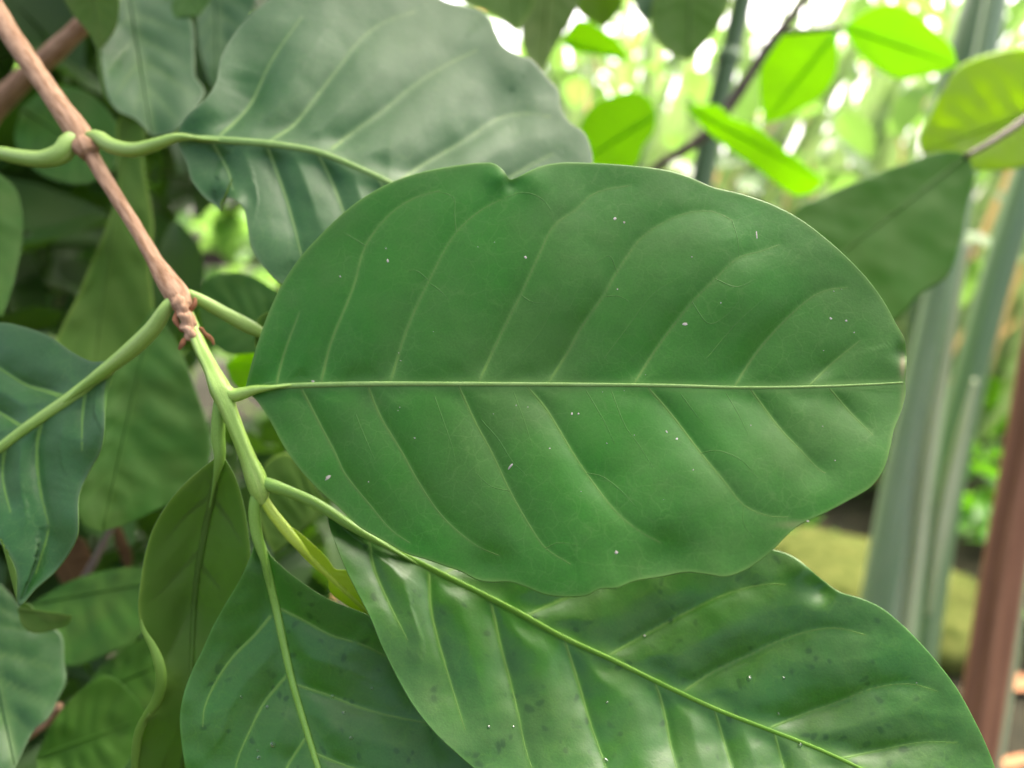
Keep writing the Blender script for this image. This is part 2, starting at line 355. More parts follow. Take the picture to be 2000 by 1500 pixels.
def simple_leaf(parent, base, tip, up, lo, d, tilt=(0, 0), curl=0.0, bow=0.0, mats=('shade', 'under', 'rim'), nveins=6, midbend=(0, 0), **kw):
    """a leaf further back: plane at depth d with a tilt (metres of depth per 1000 px), side veins laid out evenly"""
    base = np.array(base, float); tip = np.array(tip, float); c = (base + tip) / 2
    midp = c + np.array(midbend, float)
    mid = [base, midp, tip] if any(midbend) else [base, c, tip]
    allp = np.vstack([[base], [tip], up, lo]); 
    def pl(p): return d + (p[0] - c[0]) / 1000 * tilt[0] + (p[1] - c[1]) / 1000 * tilt[1]
    an = [(p[0], p[1], pl(p)) for p in (base, tip)] + [(midp[0], midp[1], pl(midp) + bow)]
    for o in (up, lo):
        for p in np.asarray(o, float)[:: max(1, len(o) // 4)]: an.append((p[0], p[1], pl(p) + curl))
    Mc = spline(mid, 40); vs = []
    for o in (up, lo):
        E = spline(np.vstack([base, o, tip]), 40)
        for k in range(nveins):
            a = int(3 + k * 30 / nveins); b = min(37, a + 6)
            p0, p1 = Mc[a], E[b]; vs.append([p0, p0 * 0.55 + p1 * 0.45 - (tip - base) * 0.012, p0 * 0.12 + p1 * 0.88])
    pxs = d / FPX
    kw.setdefault('quilt', 0.0007 * d / 0.3); kw.setdefault('mid_groove', 0.002 * d / 0.3); kw.setdefault('nu', 56); kw.setdefault('nv', 14)
    kw.setdefault('build_veins', False); kw.setdefault('qw', max(10, np.linalg.norm(tip - base) / 20)); kw.setdefault('noise_amp', 0.0016 * d / 0.3)
    kw.setdefault('mid_mat', mats[0]); kw.setdefault('mid_w', (3, 1.5)); kw.setdefault('thick', 0.0004)
    return leaf(parent, mid, up, lo, vs, an, mats, **kw)

# ================================================================== SETTING
def ground():
    n = 60; xs = np.linspace(-1, 1, n); V = []
    for a in xs:
        for b in xs:
            X = np.sign(a) * abs(a) ** 3 * 60; Y = np.sign(b) * abs(b) ** 3 * 60 + 2
            V.append((X, Y, 0.05 * mnoise.noise(Vector((X * 1.3, Y * 1.3, 0))) * (1 if abs(X) < 8 and abs(Y) < 8 else 0)))
    F = [(i * n + j, (i + 1) * n + j, (i + 1) * n + j + 1, i * n + j + 1) for i in range(n - 1) for j in range(n - 1)]
    return mk('ground', V, F, M['soil'], origin=(0, 0, 0), kind='structure', label='dark bare garden soil below the plants', cat='ground')
ground()

def blade_template(nl=5, width=0.32, droop=0.25, fold=0.12, pointy=1.0):
    V = []; F = []
    for i in range(nl + 1):
        t = i / nl; wd = width * (math.sin(math.pi * min(1, t * 0.94 + 0.03)) ** 0.8)
        z = -droop * t * t
        for s in (-1, 0, 1): V.append((s * wd, t, z + fold * abs(s) * wd / max(width, 1e-6) * (0.6 + 0.4 * math.sin(t * 9))))
    for i in range(nl):
        for j in range(2): F.append((i * 3 + j, i * 3 + j + 1, (i + 1) * 3 + j + 1, (i + 1) * 3 + j))
    return np.array(V), F
def scatter(name, spots, mat, label, cat, width=0.32, droop=0.25, fold=0.12, nl=5):
    """spots: list of (pos, dir, roll, length); all joined, nobody could count them"""
    T, TF = blade_template(nl, width, droop, fold); V = []; F = []
    for pos, dr, roll, ln in spots:
        y = Vector(dr).normalized(); z = Vector((0, 0, 1)); 
        if abs(y.z) > 0.97: z = Vector((0, -1, 0))
        x = y.cross(z).normalized(); z = x.cross(y)
        q = Matrix.Rotation(roll, 3, y); x = q @ x; z = q @ z
        B = np.array([x, y, z]) * ln; k = len(V)
        V.extend((T @ B + np.array(pos)).tolist()); F.extend([tuple(v + k for v in f) for f in TF])
    return mk(name, V, F, mat, origin=np.mean(np.array([s[0] for s in spots]), 0), kind='stuff', label=label, cat=cat)
rnd = random.Random(3)
def rdir(up=0.0):
    v = Vector((rnd.gauss(0, 1), rnd.gauss(0, 1), rnd.gauss(0, 1) + up)); return v.normalized()

# dense dark shrubbery on the left, behind the branch
def to_px(p):
    v = np.array(p) - CAM; d = v @ FWD; return 1000 + FPX * (v @ RIGHT) / d, 750 - FPX * (v @ UP) / d
sp = []
OPEN = [(400, 450, 530, 545), (440, 700, 540, 770)]
for i in range(2800):
    px = rnd.uniform(-900, 640); py = rnd.uniform(-700, 1900); d = rnd.uniform(0.62, 1.5)
    if px > 520 and py < 500 and rnd.random() < 0.8: continue
    p = W(px, py, d); dr = rdir(-0.4); ln = rnd.uniform(0.07, 0.15)
    if p[2] < 0.03: continue
    bad = False
    for t in (0, 0.35, 0.7, 1.0):
        x, y = to_px(p + np.array(dr) * ln * t); m = 0.2 * ln / d * FPX
        if any(a - m < x < c + m and b - m < y < e + m for a, b, c, e in OPEN): bad = True
    if bad: continue
    sp.append((p, dr, rnd.uniform(-0.8, 0.8), ln))
rnd.seed(21)
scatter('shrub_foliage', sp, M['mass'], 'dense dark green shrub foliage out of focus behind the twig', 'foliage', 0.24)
# overhead canopy that keeps that corner in shade
sp = []
for i in range(2200):
    p = np.array((rnd.uniform(-2.4, 0.45), rnd.uniform(0.55, 2.6), 0)); p[2] = 1.9 + rnd.uniform(-0.15, 0.5) + 0.1 * p[1]
    sp.append((p, rdir(-0.2), rnd.uniform(-0.8, 0.8), rnd.uniform(0.10, 0.20)))
scatter('canopy_foliage', sp, M['mass'], 'leafy canopy hanging over the shaded shrubbery', 'foliage', 0.3)

# low green undergrowth on the ground to the right
sp = []
for i in range(2600):
    x = rnd.uniform(0.3, 5.0); y = rnd.uniform(1.9, 6.0); 
    if x < 1.45 and y < 3.1 and rnd.random() < 0.85: continue
    h = rnd.uniform(0.02, 0.5) * (0.4 + 0.6 * (0.5 + 0.5 * mnoise.noise(Vector((x * 1.5, y * 1.5, 4)))))
    sp.append(((x, y, h), rdir(0.35), rnd.uniform(-0.6, 0.6), rnd.uniform(0.06, 0.20)))
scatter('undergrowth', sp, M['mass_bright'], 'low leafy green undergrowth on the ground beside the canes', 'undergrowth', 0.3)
# fallen dry leaves
sp = []
for i in range(110):
    sp.append(((rnd.uniform(-1, 3.2), rnd.uniform(1.0, 4.0), rnd.uniform(0.03, 0.07)), (rnd.gauss(0, 1), rnd.gauss(0, 1), rnd.gauss(0, 0.15)), rnd.uniform(-0.4, 0.4), rnd.uniform(0.05, 0.12)))
scatter('leaf_litter', sp, M['litter'], 'brown dry fallen leaves scattered on the soil', 'leaf litter', 0.3)

# pale reeds and straw far behind on the right, bright in the sun
def reeds(name, n, mat, label, x0, x1, y0, y1, lean, h, wd):
    sp = []
    for i in range(n):
        x = rnd.uniform(x0, x1); y = rnd.uniform(y0, y1)
        sp.append(((x, y, rnd.uniform(0.0, 0.25)), (rnd.gauss(lean, 0.16), rnd.gauss(-0.1, 0.15), 1.0), rnd.uniform(-1.2, 1.2), rnd.uniform(*h)))
    scatter(name, sp, mat, label, 'reeds', wd, 0.14, 0.01, 7)
reeds('reed_blades', 560, M['reed'], 'pale green blurred reed blades standing in bright light', 0.1, 5.5, 3.2, 6.5, 0.16, (1.4, 3.0), 0.016)
reeds('dry_reed_blades', 90, M['straw'], 'straw coloured dry reed blades among the pale green ones', 0.2, 5.2, 3.2, 6.2, 0.12, (1.0, 2.4), 0.012)
sp = []
for i in range(2600):
    x = rnd.uniform(-4.5, 6.5); y = rnd.uniform(4.5, 8.0); h = rnd.uniform(0.2, 3.6)
    if mnoise.noise(Vector((x * 1.1, h * 1.3, 9))) < -0.22: continue
    sp.append(((x, y, h), rdir(-0.2), rnd.uniform(-0.8, 0.8), rnd.uniform(0.12, 0.34)))
for i in range(110):
    px = rnd.uniform(200, 700); py = rnd.uniform(380, 820); d = rnd.uniform(3.0, 3.8); sp.append((W(px, py, d), rdir(-0.2), rnd.uniform(-0.8, 0.8), rnd.uniform(0.12, 0.26)))
for i in range(170):
    px = rnd.uniform(1040, 2050); py = rnd.uniform(-60, 520); d = rnd.uniform(1.9, 3.2); sp.append((W(px, py, d), rdir(-0.3), rnd.uniform(-0.8, 0.8), rnd.uniform(0.08, 0.19)))
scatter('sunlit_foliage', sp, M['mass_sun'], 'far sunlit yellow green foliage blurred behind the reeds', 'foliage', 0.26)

# mossy mound
def mound(name, c, r, label):
    V = []; F = []; nu, nv = 48, 20
    for j in range(nv + 1):
        ph = j / nv * math.pi / 2
        for i in range(nu):
            a = 2 * math.pi * i / nu; q = Vector((math.cos(a) * math.cos(ph), math.sin(a) * math.cos(ph), math.sin(ph)))
            k = 1 + 0.16 * mnoise.noise(q * 1.7 + Vector(c)) + 0.05 * mnoise.noise(q * 6) + 0.02 * mnoise.noise(q * 22)
            V.append((c[0] + q.x * r[0] * k, c[1] + q.y * r[1] * k, c[2] + q.z * r[2] * k))
    for j in range(nv):
        for i in range(nu): F.append((j * nu + i, j * nu + (i + 1) % nu, (j + 1) * nu + (i + 1) % nu, (j + 1) * nu + i))
    F.append(tuple(nv * nu + i for i in range(nu)))
    return mk(name, V, F, M['moss'], origin=c, label=label, cat='rock')
mc = W(1650, 1290, 2.15)
mound('mossy_rock', (mc[0] - 0.02, mc[1] + 0.15, 0.0), (0.52, 0.42, 0.235), 'rounded rock covered in yellow green moss below the grey green canes')
# grass tuft behind the mound
gt = empty('grass_tuft', (1.28, 3.05, 0.02), 'small pale grass tuft on the dark soil behind the mossy rock', 'grass')
for i in range(9):
    a = rnd.uniform(0, 6.28); b = np.array((1.28, 3.05, 0.02)); P = [b, b + np.array((math.cos(a) * 0.05, math.sin(a) * 0.05, 0.13)), b + np.array((math.cos(a) * 0.18, math.sin(a) * 0.18, 0.12 + rnd.uniform(-0.05, 0.05)))]
    V, F = tube_geo(spline(P, 10), np.linspace(0.012, 0.002, 10), 6, 0.3); mk('blade', V, F, M['reed'], gt, origin=b)

# ------------------------------------------------------------------ canes on the right
ca = empty('cane_clump', W(1650, 1900, 1.25), 'clump of thick grey green canes with a pale sheath right of the big leaf', 'cane')
ptube('cane', [(1630, 1900, 1.25, 58), (1738, 1195, 1.25, 54), (1785, 880, 1.25, 44), (1830, 620, 1.25, 31), (1872, 380, 1.25, 24), (1945, 0, 1.25, 20), (2020, -400, 1.25, 18)], M['cane'], ca, 60, 28, flutes=(9, 0.035))
ptube('cane', [(1715, 1900, 1.30, 34), (1812, 1160, 1.30, 32), (1874, 830, 1.30, 29), (1930, 600, 1.30, 28), (2012, 330, 1.30, 27), (2130, 0, 1.3, 26)], M['cane_mid'], ca, 60, 24, flutes=(7, 0.04))
ptube('sheath', [(1760, 1290, 1.20, 10), (1788, 1100, 1.20, 12), (1812, 900, 1.20, 12), (1848, 700, 1.20, 8), (1890, 470, 1.20, 5)], M['cane_pale'], ca, 50, 16)
ptube('sheath', [(1812, 1200, 1.22, 5), (1838, 1020, 1.22, 14), (1870, 880, 1.22, 11), (1905, 740, 1.22, 4)], M['cane_pale'], ca, 50, 16)
cb = empty('green_cane', W(1230, 2000, 1.5), 'slim dark green cane rising behind the thin twig at the top', 'cane')
ptube('culm', [(1230, 2000, 1.5, 26), (1330, 700, 1.5, 24), (1372, 350, 1.5, 23), (1415, 150, 1.5, 21), (1450, 0, 1.5, 20), (1510, -300, 1.5, 18)], M['cane_dark'], cb, 60, 18)
ptube('node_ring', [(1421, 122, 1.5, 23), (1423, 112, 1.5, 25), (1425, 102, 1.5, 23)], M['cane'], cb, 8, 18)
cc = empty('dark_trunk', W(1700, 2200, 1.8), 'thick dark green trunk at the top right corner', 'trunk')
ptube('trunk', [(1700, 2200, 1.8, 44), (1850, 300, 1.8, 40), (1890, 110, 1.8, 38), (1922, 0, 1.8, 37), (1990, -300, 1.8, 34)], M['cane_dark'], cc, 60, 18, rough=0.1)
ce = empty('red_stem', W(1760, 2290, 0.9), 'reddish brown grooved stem at the right edge', 'stem')
ptube('stalk', [(1760, 2290, 0.9, 44), (1916, 1390, 0.9, 36), (1956, 1130, 0.9, 35), (2004, 860, 0.9, 34), (2048, 600, 0.9, 34), (2120, 200, 0.9, 30)], M['red_stem'], ce, 70, 40, flutes=(6, 0.11))
ptube('green_edge', [(1840, 2100, 0.92, 12), (1950, 1440, 0.92, 13), (1985, 1230, 0.92, 10), (2010, 1050, 0.92, 5)], M['cane_pale'], ce, 30, 12)

# ------------------------------------------------------------------ vine with backlit leaves, upper right
vi = empty('climbing_vine', W(1270, 335, 0.80), 'thin dark climbing stem with bright backlit green leaves above the big leaf', 'vine')
ptube('stem', [(1230, 360, 0.80, 8), (1300, 315, 0.80, 9), (1380, 262, 0.80, 11), (1425, 205, 0.80, 11), (1500, 92, 0.80, 10), (1565, 8, 0.80, 9), (1640, -90, 0.8, 8)], M['twig_dark'], vi, 50, 10, rough=0.3)
ptube('stem', [(1520, 62, 0.80, 6), (1600, 58, 0.79, 5), (1645, 55, 0.78, 5)], M['twig_dark'], vi, 16, 8)
BL = ('bright', 'bright', 'bright')
def lf(parent, pts, k, d, **kw):
    """pts: closed outline from the base round to the base; k: index of the tip"""
    pts = [tuple(map(float, p)) for p in pts]
    return simple_leaf(parent, pts[0], pts[k], pts[1:k], pts[:k:-1], d, **kw)
lf(vi, [(1283, 222), (1268, 193), (1238, 178), (1190, 190), (1158, 206), (1134, 242), (1112, 330), (1150, 352), (1200, 350), (1245, 318), (1256, 288), (1276, 260)], 6, 0.78, tilt=(0.05, -0.1), mats=BL, quilt=0.0002, noise_amp=0.0008, mid_groove=0.0008)
lf(vi, [(1633, 62), (1580, 57), (1530, 62), (1502, 92), (1486, 132), (1484, 180), (1493, 240), (1522, 235), (1562, 214), (1602, 190), (1630, 150), (1637, 110)], 6, 0.80, tilt=(0.0, -0.1), mats=BL, quilt=0.0002, noise_amp=0.0008, mid_groove=0.0008)
lf(vi, [(1648, 52), (1690, 22), (1735, 7), (1782, 20), (1822, 56), (1858, 90), (1870, 128), (1840, 141), (1800, 149), (1758, 155), (1710, 132), (1670, 95)], 6, 0.76, tilt=(0.1, -0.05), mats=BL, quilt=0.0002, noise_amp=0.0008, mid_groove=0.0008)
lf(vi, [(1336, 206), (1370, 206), (1402, 206), (1428, 228), (1480, 250), (1530, 290), (1572, 322), (1608, 352), (1590, 376), (1552, 382), (1520, 362), (1480, 331), (1430, 296), (1384, 260)], 7, 0.74, tilt=(0.1, 0.05), mats=BL, quilt=0.0002, noise_amp=0.0008, mid_groove=0.0008)
lf(vi, [(1095, 80), (1130, 38), (1180, 58), (1212, 86), (1232, 118), (1170, 108), (1120, 100)], 4, 0.85, mats=BL, quilt=0.0002, noise_amp=0.0008, mid_groove=0.0008)
bb = empty('broad_leaf_branch', W(2060, 190, 0.55), 'twig from the right edge bearing a yellowish leaf and a dark green leaf', 'branch')
ptube('stem', [(2120, 150, 0.55, 8), (2000, 235, 0.53, 7), (1940, 275, 0.515, 6), (1885, 306, 0.505, 5)], M['twig_dark'], bb, 24, 10)
lf(bb, [(2090, 190), (2060, 110), (2000, 93), (1930, 105), (1872, 130), (1845, 170), (1820, 220), (1798, 270), (1800, 296), (1850, 312), (1895, 330), (1950, 332), (2000, 325), (2060, 280)], 8, 0.60, tilt=(-0.05, -0.15), mats=('yellowish', 'yellowish', 'rim'))
lf(bb, [(1890, 303), (1870, 297), (1830, 298), (1780, 315), (1720, 336), (1660, 360), (1600, 386), (1555, 410), (1530, 470), (1560, 560), (1620, 620), (1690, 640), (1752, 625), (1792, 580), (1850, 540), (1878, 460), (1889, 400), (1903, 340)], 9, 0.48, tilt=(0.1, -0.08), mats=('mid', 'under', 'rim'), quilt=0.0004)
# dark hanging leaves along the top edge
tb = empty('overhanging_twig', W(1180, -120, 0.62), 'twig above the frame with dark leaves hanging down at the top edge', 'branch')
ptube('stem', [(900, -140, 0.60, 8), (1180, -120, 0.62, 8), (1420, -90, 0.64, 7)], M['twig_dark'], tb, 20, 10)
lf(tb, [(1350, -95), (1290, -30), (1270, 30), (1280, 76), (1312, 106), (1346, 119), (1382, 80), (1410, 40), (1426, -20)], 5, 0.62, tilt=(0, -0.1), mats=('olive', 'olive', 'rim'))
lf(tb, [(1270, -110), (1232, -40), (1240, 10), (1262, 45), (1285, 10), (1305, -40)], 3, 0.63, tilt=(0, -0.1), mats=('matte', 'under', 'rim'))
lf(tb, [(1080, -125), (1030, -30), (1018, 60), (1034, 122), (1058, 142), (1090, 82), (1130, 5), (1120, -60)], 4, 0.60, tilt=(0.2, -0.1), mats=('under', 'shade', 'rim'))
lf(tb, [(990, -130), (900, -60), (905, 0), (955, 25), (1010, 62), (1042, 10), (1040, -60)], 4, 0.56, tilt=(0.1, -0.1), mats=('olive', 'under', 'rim'))
lf(tb, [(1180, -115), (1130, -50), (1128, 20), (1180, 55), (1215, 10), (1215, -60)], 3, 0.70, tilt=(0.1, -0.1), mats=('yellowish', 'olive', 'rim'))

# ------------------------------------------------------------------ second shrub, left background
bs = empty('background_shrub', W(-300, 2300, 0.62), 'shrub behind the twig on the left with large drooping blurred leaves', 'shrub')
ptube('trunk', [(-300, 2300, 0.62, 40), (-250, 1400, 0.6, 34), (-160, 700, 0.56, 28), (-60, 280, 0.52, 22), (150, 60, 0.47, 17), (330, -120, 0.44, 14)], M['bark'], bs, 60, 14, rough=0.15)
ptube('twig', [(-250, 1400, 0.6, 18), (-60, 1300, 0.5, 14), (120, 1190, 0.44, 9), (230, 1010, 0.44, 6)], M['twig_dark'], bs, 30, 10, rough=0.15)
ptube('twig', [(-200, 1640, 0.6, 18), (40, 1440, 0.40, 14), (100, 1400, 0.38, 10), (115, 1380, 0.37, 8)], M['bark'], bs, 30, 10, rough=0.15)
lf(bs, [(108, 1075), (135, 1048), (160, 1052), (178, 1090), (165, 1130), (150, 1152), (122, 1140), (106, 1110)], 5, 0.47, mats=('dry', 'dry', 'dry'))
lf(bs, [(225, 1010), (245, 1050), (258, 1090), (250, 1118), (236, 1090), (222, 1050)], 3, 0.48, mats=('dry', 'dry', 'dry'))
# folded grey-green leaf at the top
lf(bs, [(240, -90), (200, 0), (196, 95), (200, 140), (210, 190), (231, 218), (262, 232), (297, 266), (336, 259), (385, 210), (400, 178), (381, 147), (380, 110), (375, 40), (340, -40)], 7, 0.40, tilt=(0.1, -0.15), mats=('matte', 'under', 'rim'), curl=-0.004)
lf(bs, [(170, -90), (120, -20), (140, 25), (168, 58), (196, 97), (222, 60), (231, 30), (225, -40)], 4, 0.385, tilt=(-0.2, 0.0), mats=('under', 'under', 'rim'))
ptube('curled_edge', [(180, 70, 0.392, 3), (195, 96, 0.390, 7), (200, 140, 0.389, 8), (211, 188, 0.390, 8), (232, 215, 0.392, 7), (262, 231, 0.396, 5), (296, 264, 0.40, 2)], M['young_edge'], bs, 40, 12, flat=0.5)
# long hanging underside
lf(bs, [(250, 205), (228, 240), (228, 300), (225, 380), (205, 450), (175, 520), (150, 580), (120, 640), (95, 720), (180, 760), (255, 735), (290, 650), (300, 600), (292, 520), (300, 450), (297, 410), (285, 350), (280, 300), (284, 255)], 9, 0.43, tilt=(0.1, -0.05), mats=('olive', 'under', 'rim'), curl=0.006)
# blue-green leaf below the second node
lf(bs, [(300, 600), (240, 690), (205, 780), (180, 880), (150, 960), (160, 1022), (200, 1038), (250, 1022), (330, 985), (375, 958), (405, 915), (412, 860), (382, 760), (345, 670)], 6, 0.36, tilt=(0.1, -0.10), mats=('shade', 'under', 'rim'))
# lower left corner
lf(bs, [(-60, 1080), (38, 1182), (60, 1232), (100, 1226), (121, 1240), (126, 1290), (130, 1330), (115, 1362), (95, 1402), (68, 1425), (30, 1500), (-40, 1560), (-110, 1400), (-120, 1200)], 10, 0.31, tilt=(0.1, -0.1), mats=('matte', 'under', 'rim'))
lf(bs, [(34, 1190), (48, 1178), (62, 1186), (80, 1208), (110, 1216), (140, 1203), (135, 1218), (100, 1232), (66, 1236), (44, 1222)], 5, 0.305, mats=('under', 'under', 'rim'), nveins=2)
lf(bs, [(70, 1480), (110, 1400), (178, 1332), (212, 1320), (260, 1358), (290, 1400), (278, 1440), (240, 1500), (180, 1560), (90, 1550)], 5, 0.36, tilt=(0.1, -0.06), mats=('mid', 'under', 'rim'))
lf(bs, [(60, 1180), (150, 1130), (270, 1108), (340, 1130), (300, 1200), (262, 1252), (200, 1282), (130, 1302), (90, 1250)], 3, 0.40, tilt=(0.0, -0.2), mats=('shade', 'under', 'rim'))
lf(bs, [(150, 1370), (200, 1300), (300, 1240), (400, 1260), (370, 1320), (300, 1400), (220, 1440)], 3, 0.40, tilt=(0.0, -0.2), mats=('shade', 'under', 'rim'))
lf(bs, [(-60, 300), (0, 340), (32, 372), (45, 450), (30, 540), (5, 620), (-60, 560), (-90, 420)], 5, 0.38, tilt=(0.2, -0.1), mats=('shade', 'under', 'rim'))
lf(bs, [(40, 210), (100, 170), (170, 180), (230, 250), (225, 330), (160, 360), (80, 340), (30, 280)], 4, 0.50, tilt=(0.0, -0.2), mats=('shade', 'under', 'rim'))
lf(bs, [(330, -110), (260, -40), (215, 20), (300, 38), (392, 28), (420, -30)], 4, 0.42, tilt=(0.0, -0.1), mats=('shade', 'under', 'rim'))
lf(bs, [(420, -110), (390, -20), (385, 70), (405, 150), (425, 190), (455, 100), (500, 0), (480, -80)], 4, 0.50, tilt=(0.1, -0.1), mats=('matte', 'under', 'rim'))
# dark leaf just right of the second node, and the pieces that show left of the big leaf
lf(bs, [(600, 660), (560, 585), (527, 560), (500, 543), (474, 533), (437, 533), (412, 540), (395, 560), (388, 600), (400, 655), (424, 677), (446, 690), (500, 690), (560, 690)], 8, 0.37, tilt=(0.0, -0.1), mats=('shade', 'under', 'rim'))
lf(bs, [(640, 990), (600, 925), (560, 885), (520, 903), (500, 960), (515, 1040), (535, 1082), (560, 1062), (605, 1025)], 6, 0.34, tilt=(0, -0.1), mats=('olive', 'olive', 'rim'))
lf(bs, [(540, 720), (505, 690), (470, 690), (440, 712), (455, 750), (490, 772), (530, 770)], 3, 0.42, mats=('bright', 'bright', 'bright'), tilt=(0, -0.1))

# ================================================================== THE TWIG IN FRONT
tw = empty('leafy_twig', W(-120, -180, 0.36), 'leafy twig with brown woody stem, green tip and large glossy oval leaves', 'branch')
ptube('woody_stem', [(-140, -210, 0.365, 20.6), (0, 35, 0.330, 19.8), (60, 125, 0.315, 19.0), (115, 205, 0.303, 19.8), (150, 255, 0.297, 24.6), (166, 285, 0.295, 19.8), (178, 305, 0.293, 15.8), (215, 365, 0.288, 14.2), (262, 440, 0.281, 13.5), (300, 505, 0.273, 15.0), (328, 550, 0.267, 21.4), (350, 582, 0.263, 22.9), (362, 605, 0.2605, 13.5)], M['bark'], tw, 90, 18, rough=0.10)
ptube('node_scar', [(160, 278, 0.293, 18.0), (168, 290, 0.292, 22.5), (176, 303, 0.291, 18.0)], M['bark'], tw, 10, 16, rough=0.3)
ptube('green_stem', [(352, 590, 0.2625, 13.5), (372, 632, 0.258, 13.5), (392, 680, 0.253, 13.1), (412, 720, 0.248, 14.4), (430, 760, 0.244, 19.8), (440, 785, 0.243, 17.1), (462, 840, 0.243, 14.4), (484, 895, 0.244, 15.3), (500, 935, 0.245, 19.8), (508, 962, 0.2455, 18.0), (512, 985, 0.246, 9.0)], M['green_stem'], tw, 80, 32, flutes=(5, 0.06))
ptube('stipule', [(346, 585, 0.2605, 10), (352, 597, 0.2585, 16), (358, 610, 0.2575, 15), (364, 618, 0.2572, 12)], M['bark'], tw, 16, 18, rough=0.6)
ptube('stipule', [(358, 612, 0.2585, 11), (364, 624, 0.2565, 14.5), (370, 640, 0.2555, 13), (376, 656, 0.2545, 14.5), (381, 664, 0.2548, 8)], M['bark'], tw, 20, 18, rough=0.6)
for pth in ([(346, 605, 0.2575, 4), (343, 622, 0.2565, 5), (350, 640, 0.256, 4), (358, 648, 0.256, 2)], [(366, 646, 0.2555, 4), (363, 658, 0.254, 3), (356, 670, 0.253, 6), (350, 683, 0.2535, 2)], [(388, 640, 0.2555, 3), (398, 648, 0.256, 4.5), (410, 660, 0.2565, 5), (418, 674, 0.257, 2)], [(372, 606, 0.2585, 5), (380, 594, 0.258, 5.5), (380, 582, 0.259, 3)]):
    ptube('stipule', pth, M['stipule'], tw, 14, 10, flat=0.5, rough=0.7)
# petioles
def petiole(leafob, path, n=34, mat='petiole', **kw):
    a, b = path[-2], path[-1]; path = path[:-1] + [(b[0], b[1], b[2] + 0.0004, b[3] * 0.55), (2 * b[0] - a[0], 2 * b[1] - a[1], 2 * b[2] - a[2] + 0.0022, b[3] * 0.3)]
    return ptube('petiole', path, M[mat], leafob, n, 14, **kw)

# --- leaf at the top
A = leaf(tw, [(345, 268), (400, 272), (480, 277), (550, 284), (620, 297), (680, 320), (740, 347), (800, 376), (900, 412), (1000, 430), (1120, 420)],
    [(352, 246), (366, 226), (402, 192), (422, 160), (430, 116), (458, 64), (486, 32), (526, -2), (600, -45), (700, -62), (790, -45), (866, 0), (890, 8), (926, 16), (954, 32), (967, 60), (982, 88), (1010, 106), (1038, 116), (1066, 148), (1090, 178), (1096, 212), (1112, 238), (1138, 256), (1151, 280), (1158, 320), (1150, 375)],
    [(352, 292), (364, 318), (374, 352), (400, 386), (424, 404), (433, 414), (431, 396), (442, 386), (460, 391), (476, 408), (484, 445), (490, 482), (512, 518), (545, 552), (565, 562), (620, 600), (720, 622), (850, 602), (980, 545), (1080, 475)],
    [[(425, 270), (486, 208), (530, 120), (590, 32)], [(526, 276), (574, 244), (622, 184), (662, 132), (702, 80), (750, 44), (812, 22)], [(638, 298), (694, 256), (750, 216), (802, 172), (870, 128), (932, 98)], [(770, 360), (830, 320), (906, 276), (974, 232), (1030, 222), (1075, 228)],
     [(416, 280), (446, 336), (455, 372)], [(522, 286), (540, 335), (558, 385), (574, 440), (590, 505)], [(622, 302), (650, 360), (670, 412), (690, 470)], [(740, 352), (780, 420), (800, 500)], [(900, 412), (990, 350), (1080, 300)]],
    [(345, 268, 0.288), (480, 277, 0.288), (620, 297, 0.290), (770, 362, 0.292), (1000, 430, 0.300), (1120, 420, 0.308), (430, 116, 0.304), (590, -40, 0.332), (866, 0, 0.358), (1038, 116, 0.352), (1151, 280, 0.334), (720, 150, 0.315), (400, 386, 0.282), (484, 445, 0.276), (560, 560, 0.270), (800, 600, 0.268), (1080, 475, 0.292)],
    ('matte', 'under', 'rim'), nu=190, nv=64, quilt=0.0044, qw=44, wave=(0.0022, 46), mid_w=(5.0, 2.6), bumps=[(425, 395, 26, 0.004), (460, 395, 18, -0.004), (470, 180, 60, 0.004), (1000, 200, 60, 0.003)], noise_amp=0.0008, seed=1, vein_mat='soft_vein', vein_w=(1.9, 0.8), lift_k=1.5)
petiole(A, [(170, 268, 0.296, 9.9), (190, 268, 0.293, 14.0), (215, 284, 0.290, 14.9), (260, 293, 0.288, 14.0), (310, 280, 0.2875, 11.6), (350, 268, 0.2875, 8.3), (400, 272, 0.2878, 5.8)])
# opposite petiole, its leaf lies left of the frame
A2 = leaf(tw, [(-70, 290), (-200, 300), (-420, 380)], [(-160, 200), (-300, 220)], [(-150, 380), (-280, 450)], [[(-150, 295), (-210, 240)], [(-150, 298), (-200, 380)]],
    [(-70, 290, 0.295), (-420, 380, 0.33), (-160, 200, 0.32), (-150, 380, 0.30), (-300, 450, 0.32)], ('matte', 'under', 'rim'), nu=50, nv=14)
petiole(A2, [(160, 272, 0.296, 11.9), (138, 275, 0.293, 17.8), (122, 298, 0.291, 19.5), (85, 311, 0.290, 16.9), (40, 307, 0.290, 15.3), (0, 299, 0.291, 13.5), (-80, 290, 0.294, 9.3)])

